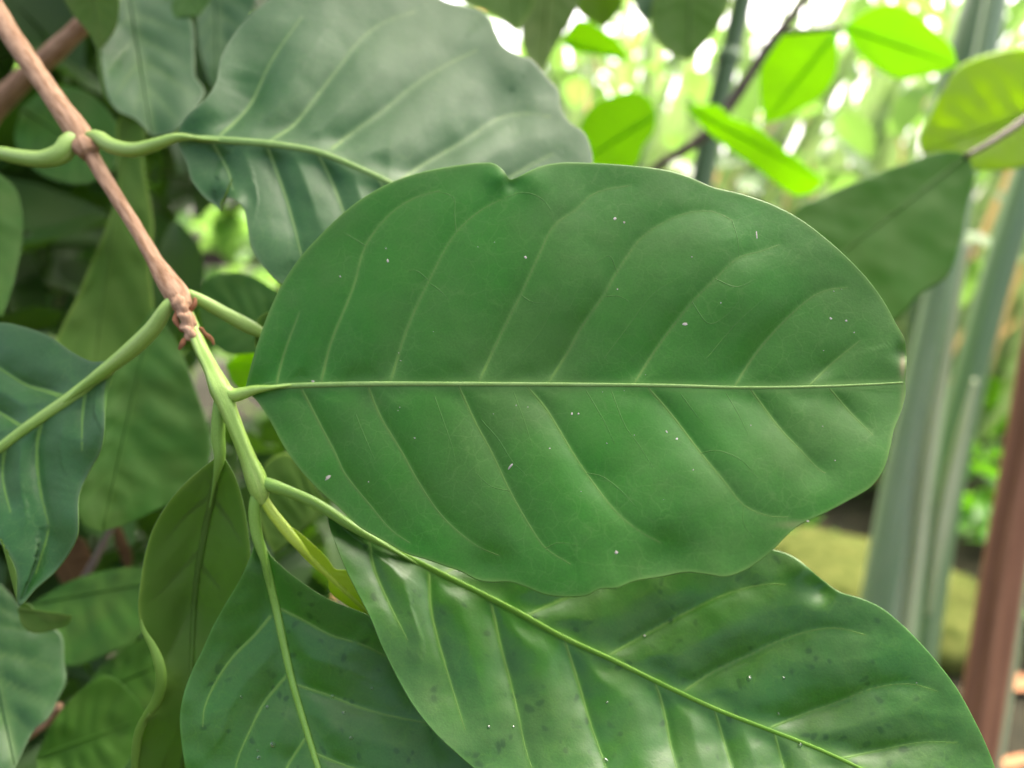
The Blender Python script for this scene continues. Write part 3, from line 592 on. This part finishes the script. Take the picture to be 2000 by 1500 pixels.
# --- leaf at the left
B = leaf(tw, [(238, 702), (190, 737), (130, 782), (60, 830), (0, 875), (-80, 935), (-200, 1010)],
    [(205, 705), (180, 706), (140, 687), (95, 656), (42, 637), (0, 630), (-70, 645), (-150, 720), (-200, 860)],
    [(226, 722), (208, 750), (204, 790), (204, 830), (196, 880), (172, 925), (154, 968), (151, 1045), (136, 1078), (108, 1116), (70, 1150), (37, 1183), (31, 1112), (0, 1062), (-60, 1040), (-130, 1030)],
    [[(168, 755), (161, 812), (160, 880)], [(216, 727), (207, 760), (205, 800)], [(84, 815), (73, 865), (73, 912), (82, 975), (94, 1030), (70, 1120)], [(10, 870), (5, 930), (20, 1000)], [(130, 778), (95, 765), (52, 752), (0, 720), (-50, 690)], [(50, 838), (-10, 800), (-80, 760)]],
    [(238, 702, 0.266), (130, 782, 0.268), (0, 875, 0.270), (-200, 1010, 0.28), (140, 687, 0.276), (0, 630, 0.292), (-150, 720, 0.29), (204, 830, 0.258), (150, 1045, 0.252), (38, 1181, 0.25), (-60, 1040, 0.262)],
    ('matte', 'under', 'rim'), nu=150, nv=56, quilt=0.0035, qw=30, wave=(0.002, 40), mid_w=(9, 5), noise_amp=0.0008, seed=2, mid_mat='petiole', mid_lift=0.3, lift_k=1.5)
petiole(B, [(342, 580, 0.2625, 8.9), (326, 600, 0.261, 12.6), (300, 640, 0.262, 15.5), (262, 678, 0.264, 16.3), (225, 708, 0.2655, 14.1), (180, 742, 0.2665, 10.4), (130, 782, 0.2675, 8.1)])

# --- leaf whose stalk runs right behind the big leaf
Cc = leaf(tw, [(500, 650), (600, 690), (760, 720), (900, 700)], [(505, 620), (560, 600), (700, 600), (820, 640)], [(498, 676), (560, 740), (700, 790), (830, 760)], [[(600, 688), (660, 640)], [(600, 692), (660, 740)]],
    [(500, 650, 0.278), (900, 700, 0.31), (620, 600, 0.29), (620, 760, 0.285), (760, 700, 0.30)], ('olive', 'under', 'rim'), nu=60, nv=14)
petiole(Cc, [(366, 572, 0.264, 8.9), (395, 588, 0.266, 12.2), (440, 613, 0.271, 13.0), (490, 640, 0.276, 13.8), (540, 665, 0.280, 9.7)])

# --- narrow leaf hanging at the left of the lower node
E = leaf(tw, [(429, 880), (418, 950), (402, 1030), (387, 1110), (378, 1190), (375, 1260), (368, 1390), (345, 1560)],
    [(414, 900), (398, 912), (360, 946), (330, 981), (300, 1031), (284, 1080), (273, 1150), (270, 1192), (279, 1230), (296, 1262), (311, 1295), (318, 1330), (309, 1370), (284, 1402), (270, 1432), (264, 1480), (262, 1540)],
    [(440, 898), (458, 930), (475, 985), (484, 1040), (488, 1085), (480, 1160), (462, 1240), (440, 1340), (410, 1450)],
    [[(420, 960), (360, 1010), (320, 1060)], [(395, 1070), (330, 1140), (290, 1180)], [(378, 1190), (330, 1280), (318, 1320)], [(414, 970), (450, 1020), (470, 1060)], [(390, 1100), (430, 1150)]],
    [(429, 880, 0.247), (402, 1030, 0.258), (378, 1190, 0.264), (345, 1560, 0.268), (330, 981, 0.250), (272, 1150, 0.250), (310, 1320, 0.254), (262, 1540, 0.258), (475, 985, 0.252), (488, 1085, 0.255), (440, 1340, 0.256)],
    ('olive', 'under', 'rim'), nu=110, quilt=0.0015, qw=24, wave=(0.0012, 50), mid_w=(5, 2.5), mid_groove=0.002, bumps=[(305, 1330, 30, -0.006), (285, 1400, 25, -0.004)], seed=3, build_veins=True, vein_mat='olive', mid_mat='olive')
petiole(E, [(432, 768, 0.2445, 10.6), (428, 800, 0.245, 12.3), (426, 850, 0.246, 13.2), (429, 895, 0.2472, 10.6), (418, 950, 0.2515, 6.2)], mat='shoot')

ptube('curled_edge', [(272, 1200, 0.2515, 2), (281, 1232, 0.2505, 5), (298, 1262, 0.2490, 8), (311, 1297, 0.2475, 11), (315, 1332, 0.2475, 11), (306, 1368, 0.2490, 10), (285, 1400, 0.2505, 8), (271, 1432, 0.2525, 9), (264, 1480, 0.2545, 8), (262, 1545, 0.257, 4)], M['young_edge'], E, 50, 12, flat=0.5)
# --- leaf hanging straight down at the bottom
Fl = leaf(tw, [(503, 1030), (520, 1108), (535, 1170), (552, 1250), (570, 1330), (590, 1400), (615, 1480), (640, 1560), (680, 1690)],
    [(497, 1062), (490, 1085), (470, 1130), (440, 1180), (415, 1225), (395, 1270), (375, 1310), (360, 1350), (351, 1400), (354, 1450), (362, 1500), (385, 1570), (450, 1640), (560, 1690)],
    [(512, 1048), (526, 1082), (556, 1112), (600, 1145), (640, 1170), (690, 1190), (726, 1206), (780, 1270), (845, 1345), (905, 1415), (965, 1490), (970, 1590), (830, 1670)],
    [[(530, 1202), (497, 1241), (455, 1283), (420, 1335), (399, 1385), (396, 1420)], [(560, 1320), (518, 1370), (490, 1423), (462, 1490), (455, 1540)], [(598, 1440), (560, 1500), (530, 1580)],
     [(540, 1186), (588, 1209), (647, 1241), (705, 1258), (760, 1285)], [(574, 1336), (647, 1360), (700, 1381), (770, 1400), (838, 1413)], [(610, 1470), (690, 1500), (790, 1520)]],
    [(503, 1030, 0.2465), (535, 1170, 0.248), (570, 1330, 0.244), (615, 1480, 0.236), (680, 1690, 0.225), (440, 1180, 0.244), (360, 1350, 0.240), (362, 1500, 0.236), (640, 1170, 0.246), (780, 1270, 0.251), (885, 1420, 0.246), (895, 1590, 0.235), (450, 1640, 0.23)],
    ('gloss', 'under', 'rim'), nu=150, nv=50, quilt=0.0019, qw=42, wave=(0.0010, 40), mid_w=(5.5, 3.6), mid_groove=0.003, noise_amp=0.0006, seed=4, mid_mat='shoot', vein_w=(2.0, 0.8))
petiole(Fl, [(503, 955, 0.245, 10.3), (497, 990, 0.245, 11.1), (499, 1030, 0.2458, 11.1), (508, 1068, 0.2465, 9.5), (520, 1112, 0.247, 7.1)], mat='shoot')

# --- big leaf, lower right
G = leaf(tw, [(640, 1000), (690, 1030), (750, 1064), (800, 1090), (900, 1140), (1000, 1190), (1100, 1245), (1200, 1291), (1300, 1340), (1400, 1386), (1500, 1425), (1600, 1464), (1700, 1510), (1800, 1556), (1900, 1600)],
    [(700, 1012), (850, 1030), (1000, 1020), (1200, 1020), (1400, 1050), (1513, 1074), (1548, 1086), (1580, 1110), (1598, 1126), (1612, 1137), (1640, 1156), (1680, 1168), (1720, 1186), (1760, 1218), (1800, 1258), (1840, 1305), (1870, 1346), (1900, 1400), (1925, 1452), (1945, 1505), (1955, 1560)],
    [(642, 1022), (655, 1060), (675, 1110), (700, 1160), (725, 1210), (745, 1260), (775, 1322), (810, 1382), (850, 1432), (890, 1470), (930, 1505), (1000, 1560), (1100, 1615), (1300, 1670), (1500, 1690), (1700, 1675)],
    [[(719, 1042), (730, 1108), (758, 1175), (796, 1250)], [(838, 1112), (842, 1192), (866, 1287), (887, 1357), (908, 1425)], [(958, 1172), (978, 1262), (996, 1329), (1013, 1399), (1027, 1465), (1050, 1530)], [(1102, 1248), (1129, 1332), (1153, 1413), (1178, 1483), (1210, 1570)], [(1277, 1330), (1284, 1345), (1298, 1395), (1312, 1465), (1345, 1570)], [(1512, 1430), (1529, 1493), (1560, 1590)], [(1395, 1384), (1420, 1470), (1450, 1570)],
     [(790, 1084), (850, 1062), (920, 1050)], [(862, 1122), (894, 1106), (960, 1080), (1040, 1060)], [(1027, 1203), (1066, 1185), (1104, 1168), (1180, 1130), (1270, 1096)], [(1183, 1284), (1258, 1241), (1323, 1206), (1393, 1171), (1445, 1152), (1498, 1141), (1535, 1142)], [(1330, 1354), (1396, 1311), (1463, 1280), (1515, 1255), (1585, 1232), (1637, 1227), (1690, 1240)], [(1498, 1424), (1557, 1400), (1638, 1371), (1708, 1344), (1778, 1336), (1830, 1350)], [(1640, 1482), (1720, 1465), (1800, 1450), (1870, 1450)]],
    [(640, 1000, 0.247), (800, 1090, 0.250), (1000, 1190, 0.250), (1200, 1291, 0.246), (1400, 1386, 0.238), (1600, 1464, 0.230), (1900, 1600, 0.215), (850, 1030, 0.262), (1200, 1020, 0.268), (1400, 1050, 0.262), (1580, 1110, 0.252), (1720, 1186, 0.243), (1870, 1346, 0.232), (1945, 1505, 0.222), (675, 1110, 0.240), (775, 1322, 0.231), (930, 1505, 0.222), (1300, 1670, 0.205), (1700, 1675, 0.208), (1400, 1220, 0.248)],
    ('gloss', 'under', 'rim'), nu=230, nv=70, quilt=0.0021, qw=38, wave=(0.0010, 60), mid_w=(4.2, 2.4), mid_mat='rib', mid_groove=0.002, bumps=[(1600, 1150, 28, 0.003), (1570, 1110, 30, -0.002)], noise_amp=0.0006, seed=5, vein_w=(1.9, 0.7))
petiole(G, [(512, 942, 0.2455, 12.3), (530, 948, 0.2452, 13.2), (570, 962, 0.2455, 10.6), (620, 985, 0.2465, 10.6), (690, 1030, 0.2475, 8.8), (760, 1070, 0.2490, 7.5)], mat='shoot')

# --- young shoot
H = leaf(tw, [(545, 1018), (590, 1072), (625, 1108), (660, 1142), (700, 1180), (740, 1220)], [(570, 1030), (606, 1058), (640, 1092), (655, 1112), (684, 1116), (700, 1150), (726, 1192)], [(556, 1042), (590, 1086), (622, 1116), (640, 1132), (644, 1154), (668, 1176), (705, 1200)],
    [[(640, 1122), (665, 1118), (682, 1128)], [(655, 1136), (678, 1134), (690, 1142)], [(668, 1150), (690, 1150), (700, 1158)]],
    [(545, 1018, 0.2475), (740, 1220, 0.258), (655, 1112, 0.252), (644, 1154, 0.253), (600, 1075, 0.2495)], ('lime', 'lime', 'lime'), nu=60, nv=14, quilt=0.0006, qw=8, mid_w=(5, 2), mid_groove=-0.0004, noise_amp=0.0004, label='small folded yellow green young leaf at the tip of the twig', mid_mat='lime_stem', seed=6, build_veins=False)
petiole(H, [(510, 965, 0.246, 9), (524, 990, 0.2463, 10), (548, 1022, 0.2468, 11), (580, 1060, 0.248, 10), (610, 1094, 0.2492, 6)], mat='lime_stem')

# --- the large leaf in the middle
D = leaf(tw, [(478, 764), (520, 757), (560, 754), (700, 750), (900, 750), (1100, 751), (1300, 753), (1450, 757), (1600, 755), (1700, 751), (1768, 747)],
    [(484, 738), (497, 690), (517, 630), (545, 566), (580, 511), (620, 465), (668, 418), (710, 386), (760, 358), (820, 337), (880, 325), (940, 318), (966, 320), (984, 334), (996, 350), (1012, 345), (1050, 327), (1090, 318), (1150, 318), (1230, 323), (1300, 332), (1350, 347), (1392, 365), (1450, 379), (1510, 400), (1560, 426), (1610, 463), (1660, 508), (1700, 552), (1730, 595), (1750, 632), (1767, 664), (1769, 682), (1771, 705)],
    [(497, 778), (523, 814), (555, 873), (586, 917), (625, 959), (660, 990), (702, 1029), (751, 1057), (793, 1081), (835, 1094), (870, 1106), (901, 1117), (930, 1132), (957, 1137), (996, 1137), (1027, 1147), (1062, 1161), (1097, 1166), (1145, 1164), (1172, 1151), (1205, 1149), (1238, 1136), (1290, 1127), (1340, 1118), (1380, 1122), (1415, 1127), (1450, 1117), (1485, 1095), (1513, 1071), (1537, 1046), (1562, 1025), (1607, 1004), (1653, 980), (1702, 950), (1726, 917), (1740, 868), (1747, 836), (1761, 801), (1769, 768)],
    [[(540, 752), (548, 715), (562, 670), (585, 610)], [(627, 748), (646, 671), (691, 559), (714, 480), (765, 415), (816, 384), (860, 372)], [(762, 747), (796, 640), (838, 548), (891, 454), (940, 410), (990, 385)], [(935, 747), (975, 660), (1017, 576), (1052, 500), (1082, 440), (1122, 412), (1160, 378), (1230, 362)],
     [(1071, 748), (1115, 678), (1135, 640), (1177, 580), (1205, 531), (1254, 463), (1296, 435), (1345, 415), (1397, 414), (1430, 431)], [(1238, 750), (1282, 681), (1352, 590), (1397, 545), (1443, 503), (1485, 491), (1522, 478)], [(1434, 755), (1478, 688), (1527, 632), (1586, 580), (1618, 566), (1655, 562)], [(1580, 754), (1625, 710), (1680, 665)],
     [(588, 757), (625, 829), (660, 896), (670, 920), (723, 987), (765, 1036), (800, 1060)], [(719, 754), (740, 808), (786, 885), (817, 941), (866, 1011), (933, 1067), (975, 1085)], [(896, 754), (929, 826), (961, 885), (996, 959), (1038, 1032), (1066, 1071), (1115, 1102)], [(1030, 755), (1066, 798), (1115, 878), (1145, 924), (1205, 1001), (1247, 1036), (1290, 1060)],
     [(1266, 757), (1310, 808), (1369, 885), (1415, 941), (1453, 987), (1502, 1008), (1540, 1010)], [(1466, 760), (1520, 833), (1562, 878), (1600, 917), (1612, 924)], [(1620, 758), (1660, 805), (1705, 850)]],
    [(478, 764, 0.2425), (700, 750, 0.2355), (1100, 751, 0.2255), (1450, 757, 0.2195), (1768, 747, 0.2175), (620, 465, 0.2490), (880, 325, 0.2475), (1150, 318, 0.2425), (1450, 379, 0.2350), (1660, 508, 0.2280), (1767, 664, 0.2210), (700, 620, 0.2385), (1100, 560, 0.2295), (1450, 560, 0.2235), (625, 959, 0.2315), (870, 1106, 0.2165), (1097, 1166, 0.2030), (1340, 1118, 0.2000), (1450, 1117, 0.2000), (1607, 1004, 0.2035), (1740, 868, 0.2100), (800, 900, 0.2255), (1100, 900, 0.2150), (1450, 900, 0.2090)],
    ('main', 'under', 'rim'), nu=300, nv=84, quilt=0.0014, qw=30, wave=(0.0006, 70), mid_w=(3.7, 1.7), mid_groove=0.0012, vein_w=(1.3, 0.6), noise_amp=0.0002, seed=7, vein_mat='faint_vein', fine=[[(1145, 763), (1166, 798), (1184, 830), (1201, 868)], [(1194, 763), (1222, 833), (1247, 868), (1275, 913)], [(1418, 768), (1440, 805), (1462, 850)], [(849, 775), (866, 822), (884, 875), (890, 905)], [(1003, 766), (1024, 822), (1041, 875)], [(695, 810), (719, 868), (735, 905)], [(1330, 770), (1352, 800), (1375, 830)], [(714, 480), (692, 466), (668, 452)], [(891, 454), (888, 420), (886, 386), (850, 375), (816, 384)], [(990, 385), (1020, 376), (1055, 386), (1078, 415), (1082, 440)], [(1430, 431), (1441, 468), (1443, 503)], [(838, 548), (812, 528), (795, 530)], [(838, 552), (860, 568), (876, 586)], [(1017, 576), (1040, 590), (1070, 592)], [(1177, 580), (1205, 578), (1232, 590)], [(1205, 531), (1190, 500), (1160, 515)], [(1352, 590), (1385, 632), (1420, 615), (1450, 580)], [(1397, 545), (1440, 560), (1475, 545)], [(1180, 700), (1225, 640), (1275, 575), (1330, 540)], [(1020, 690), (1060, 640), (1090, 570)], [(1380, 700), (1440, 630), (1490, 585)], [(940, 820), (975, 860), (1000, 900), (1030, 930)], [(1066, 1071), (1090, 1060), (1130, 1066)], [(1453, 987), (1452, 1020), (1470, 1050)], [(996, 959), (960, 950), (930, 925)], [(1145, 924), (1175, 930), (1215, 960), (1250, 1000)], [(1369, 885), (1400, 880), (1450, 900), (1480, 935)]],
    bumps=[(975, 345, 22, -0.0022), (1000, 360, 16, 0.0018), (1040, 350, 30, -0.001), (1180, 930, 45, 0.0012), (1765, 690, 18, 0.002), (1310, 1090, 60, 0.003), (950, 1110, 40, 0.002), (1590, 920, 40, 0.001)],
    dry=[(1764, 715, 7, 22, 0.8), (1766, 660, 5, 14, 0.4), (1560, 1025, 40, 8, 0.35), (1765, 790, 6, 40, 0.3)],
    label='largest oval green leaf with a straight pale midrib across the middle of the picture')
petiole(D, [(436, 764, 0.2440, 17), (455, 772, 0.2432, 14), (475, 768, 0.2425, 12), (500, 761, 0.2412, 9), (540, 756, 0.2399, 7)], mat='green_stem')

# dust and debris lying on the big leaf
dep = ob_depth[D]; V = []; Fc = []
def fleck(px, py, a, b, rot):
    c, s = math.cos(rot), math.sin(rot); k = len(V); pts = []
    for i in range(7):
        t = 2 * math.pi * i / 7; r = 1 + 0.35 * rnd.uniform(-1, 1); ex, ey = a * r * math.cos(t), b * r * math.sin(t)
        pts.append((px + c * ex - s * ey, py + s * ex + c * ey))
    q = np.array(pts); z = dep(q[:, 0], q[:, 1]); zc = dep(np.array([px]), np.array([py]))
    V.extend(W(q[:, 0], q[:, 1], z - 0.00003).tolist()); V.append(W(px, py, zc[0] - 0.0002).tolist())
    for i in range(7): Fc.append((k + i, k + (i + 1) % 7, k + 7))
for px, py, a, b, r in [(1337, 633, 5, 3.5, 0.2), (757, 509, 4, 2, 1.2), (1026, 502, 3.5, 3, 0.5), (640, 933, 6, 3, -0.6), (997, 911, 8, 2, -1.0), (1204, 1079, 3.5, 3.5, 0), (1478, 460, 8, 1.2, 1.5), (1201, 427, 2.5, 2.5, 0), (1219, 434, 2, 2, 0), (1623, 622, 2.5, 2, 0), (1653, 626, 2.5, 2, 0), (1322, 857, 2.5, 2, 0), (1578, 1018, 3, 2, 0), (611, 745, 3, 2.5, 0), (1130, 808, 2, 2, 0), (1117, 808, 2, 2, 0), (1302, 843, 3, 1.5, 0.8)]:
    fleck(px, py, a, b, r)
for i in range(34):
    px = rnd.uniform(640, 1680); py = rnd.uniform(440, 1000); s = rnd.uniform(0.8, 1.6); fleck(px, py, s, s * rnd.uniform(0.5, 1), rnd.uniform(0, 3))
mk('dust_specks', V, Fc, M['dust'], origin=V[0], kind='stuff', label='tiny pale dust specks lying on the largest leaf', cat='dust')

# water drops on the two lower leaves
mw = newmat('water'); N = NT(mw); p = N.n('BsdfPrincipled'); p.inputs['Transmission Weight'].default_value = 1; p.inputs['Roughness'].default_value = 0.02; p.inputs['IOR'].default_value = 1.33
N.l(p.outputs[0], N.n('OutputMaterial').inputs[0])
V = []; Fc = []
def drop(dp, px, py, r):
    k = len(V); n = 10; X = []; Y = []; H = []
    for rr, h in ((1.0, -0.05), (0.85, 0.25), (0.5, 0.42)):
        for i in range(n):
            a = 2 * math.pi * i / n; X.append(px + r * rr * (1 + 0.15 * math.sin(2 * a + px)) * math.cos(a)); Y.append(py + r * rr * math.sin(a)); H.append(h)
    X.append(px); Y.append(py); H.append(0.48); z = dp(np.array(X), np.array(Y))
    V.extend(W(X, Y, z - np.array(H) * r * z[-1] / FPX).tolist())
    for q in range(2):
        for i in range(n): Fc.append((k + q * n + i, k + q * n + (i + 1) % n, k + (q + 1) * n + (i + 1) % n, k + (q + 1) * n + i))
    for i in range(n): Fc.append((k + 2 * n + i, k + 2 * n + (i + 1) % n, k + 3 * n))
for dp, x0, x1, y0, y1, n in ((ob_depth[G], 950, 1800, 1300, 1480, 8), (ob_depth[Fl], 430, 780, 1230, 1490, 7)):
    for i in range(n): drop(dp, rnd.uniform(x0, x1), rnd.uniform(y0, y1), rnd.choice((2.5, 3, 3.5, 4, 5.5)))
for px, py, r in ((1182, 1485, 5), (650, 1360, 4), (672, 1392, 4), (533, 1455, 6), (1258, 1243, 4)): drop(ob_depth[G] if px > 900 else ob_depth[Fl], px, py, r)
mk('water_drops', V, Fc, mw, origin=V[0], kind='stuff', label='small clear water drops on the two lowest leaves', cat='water')
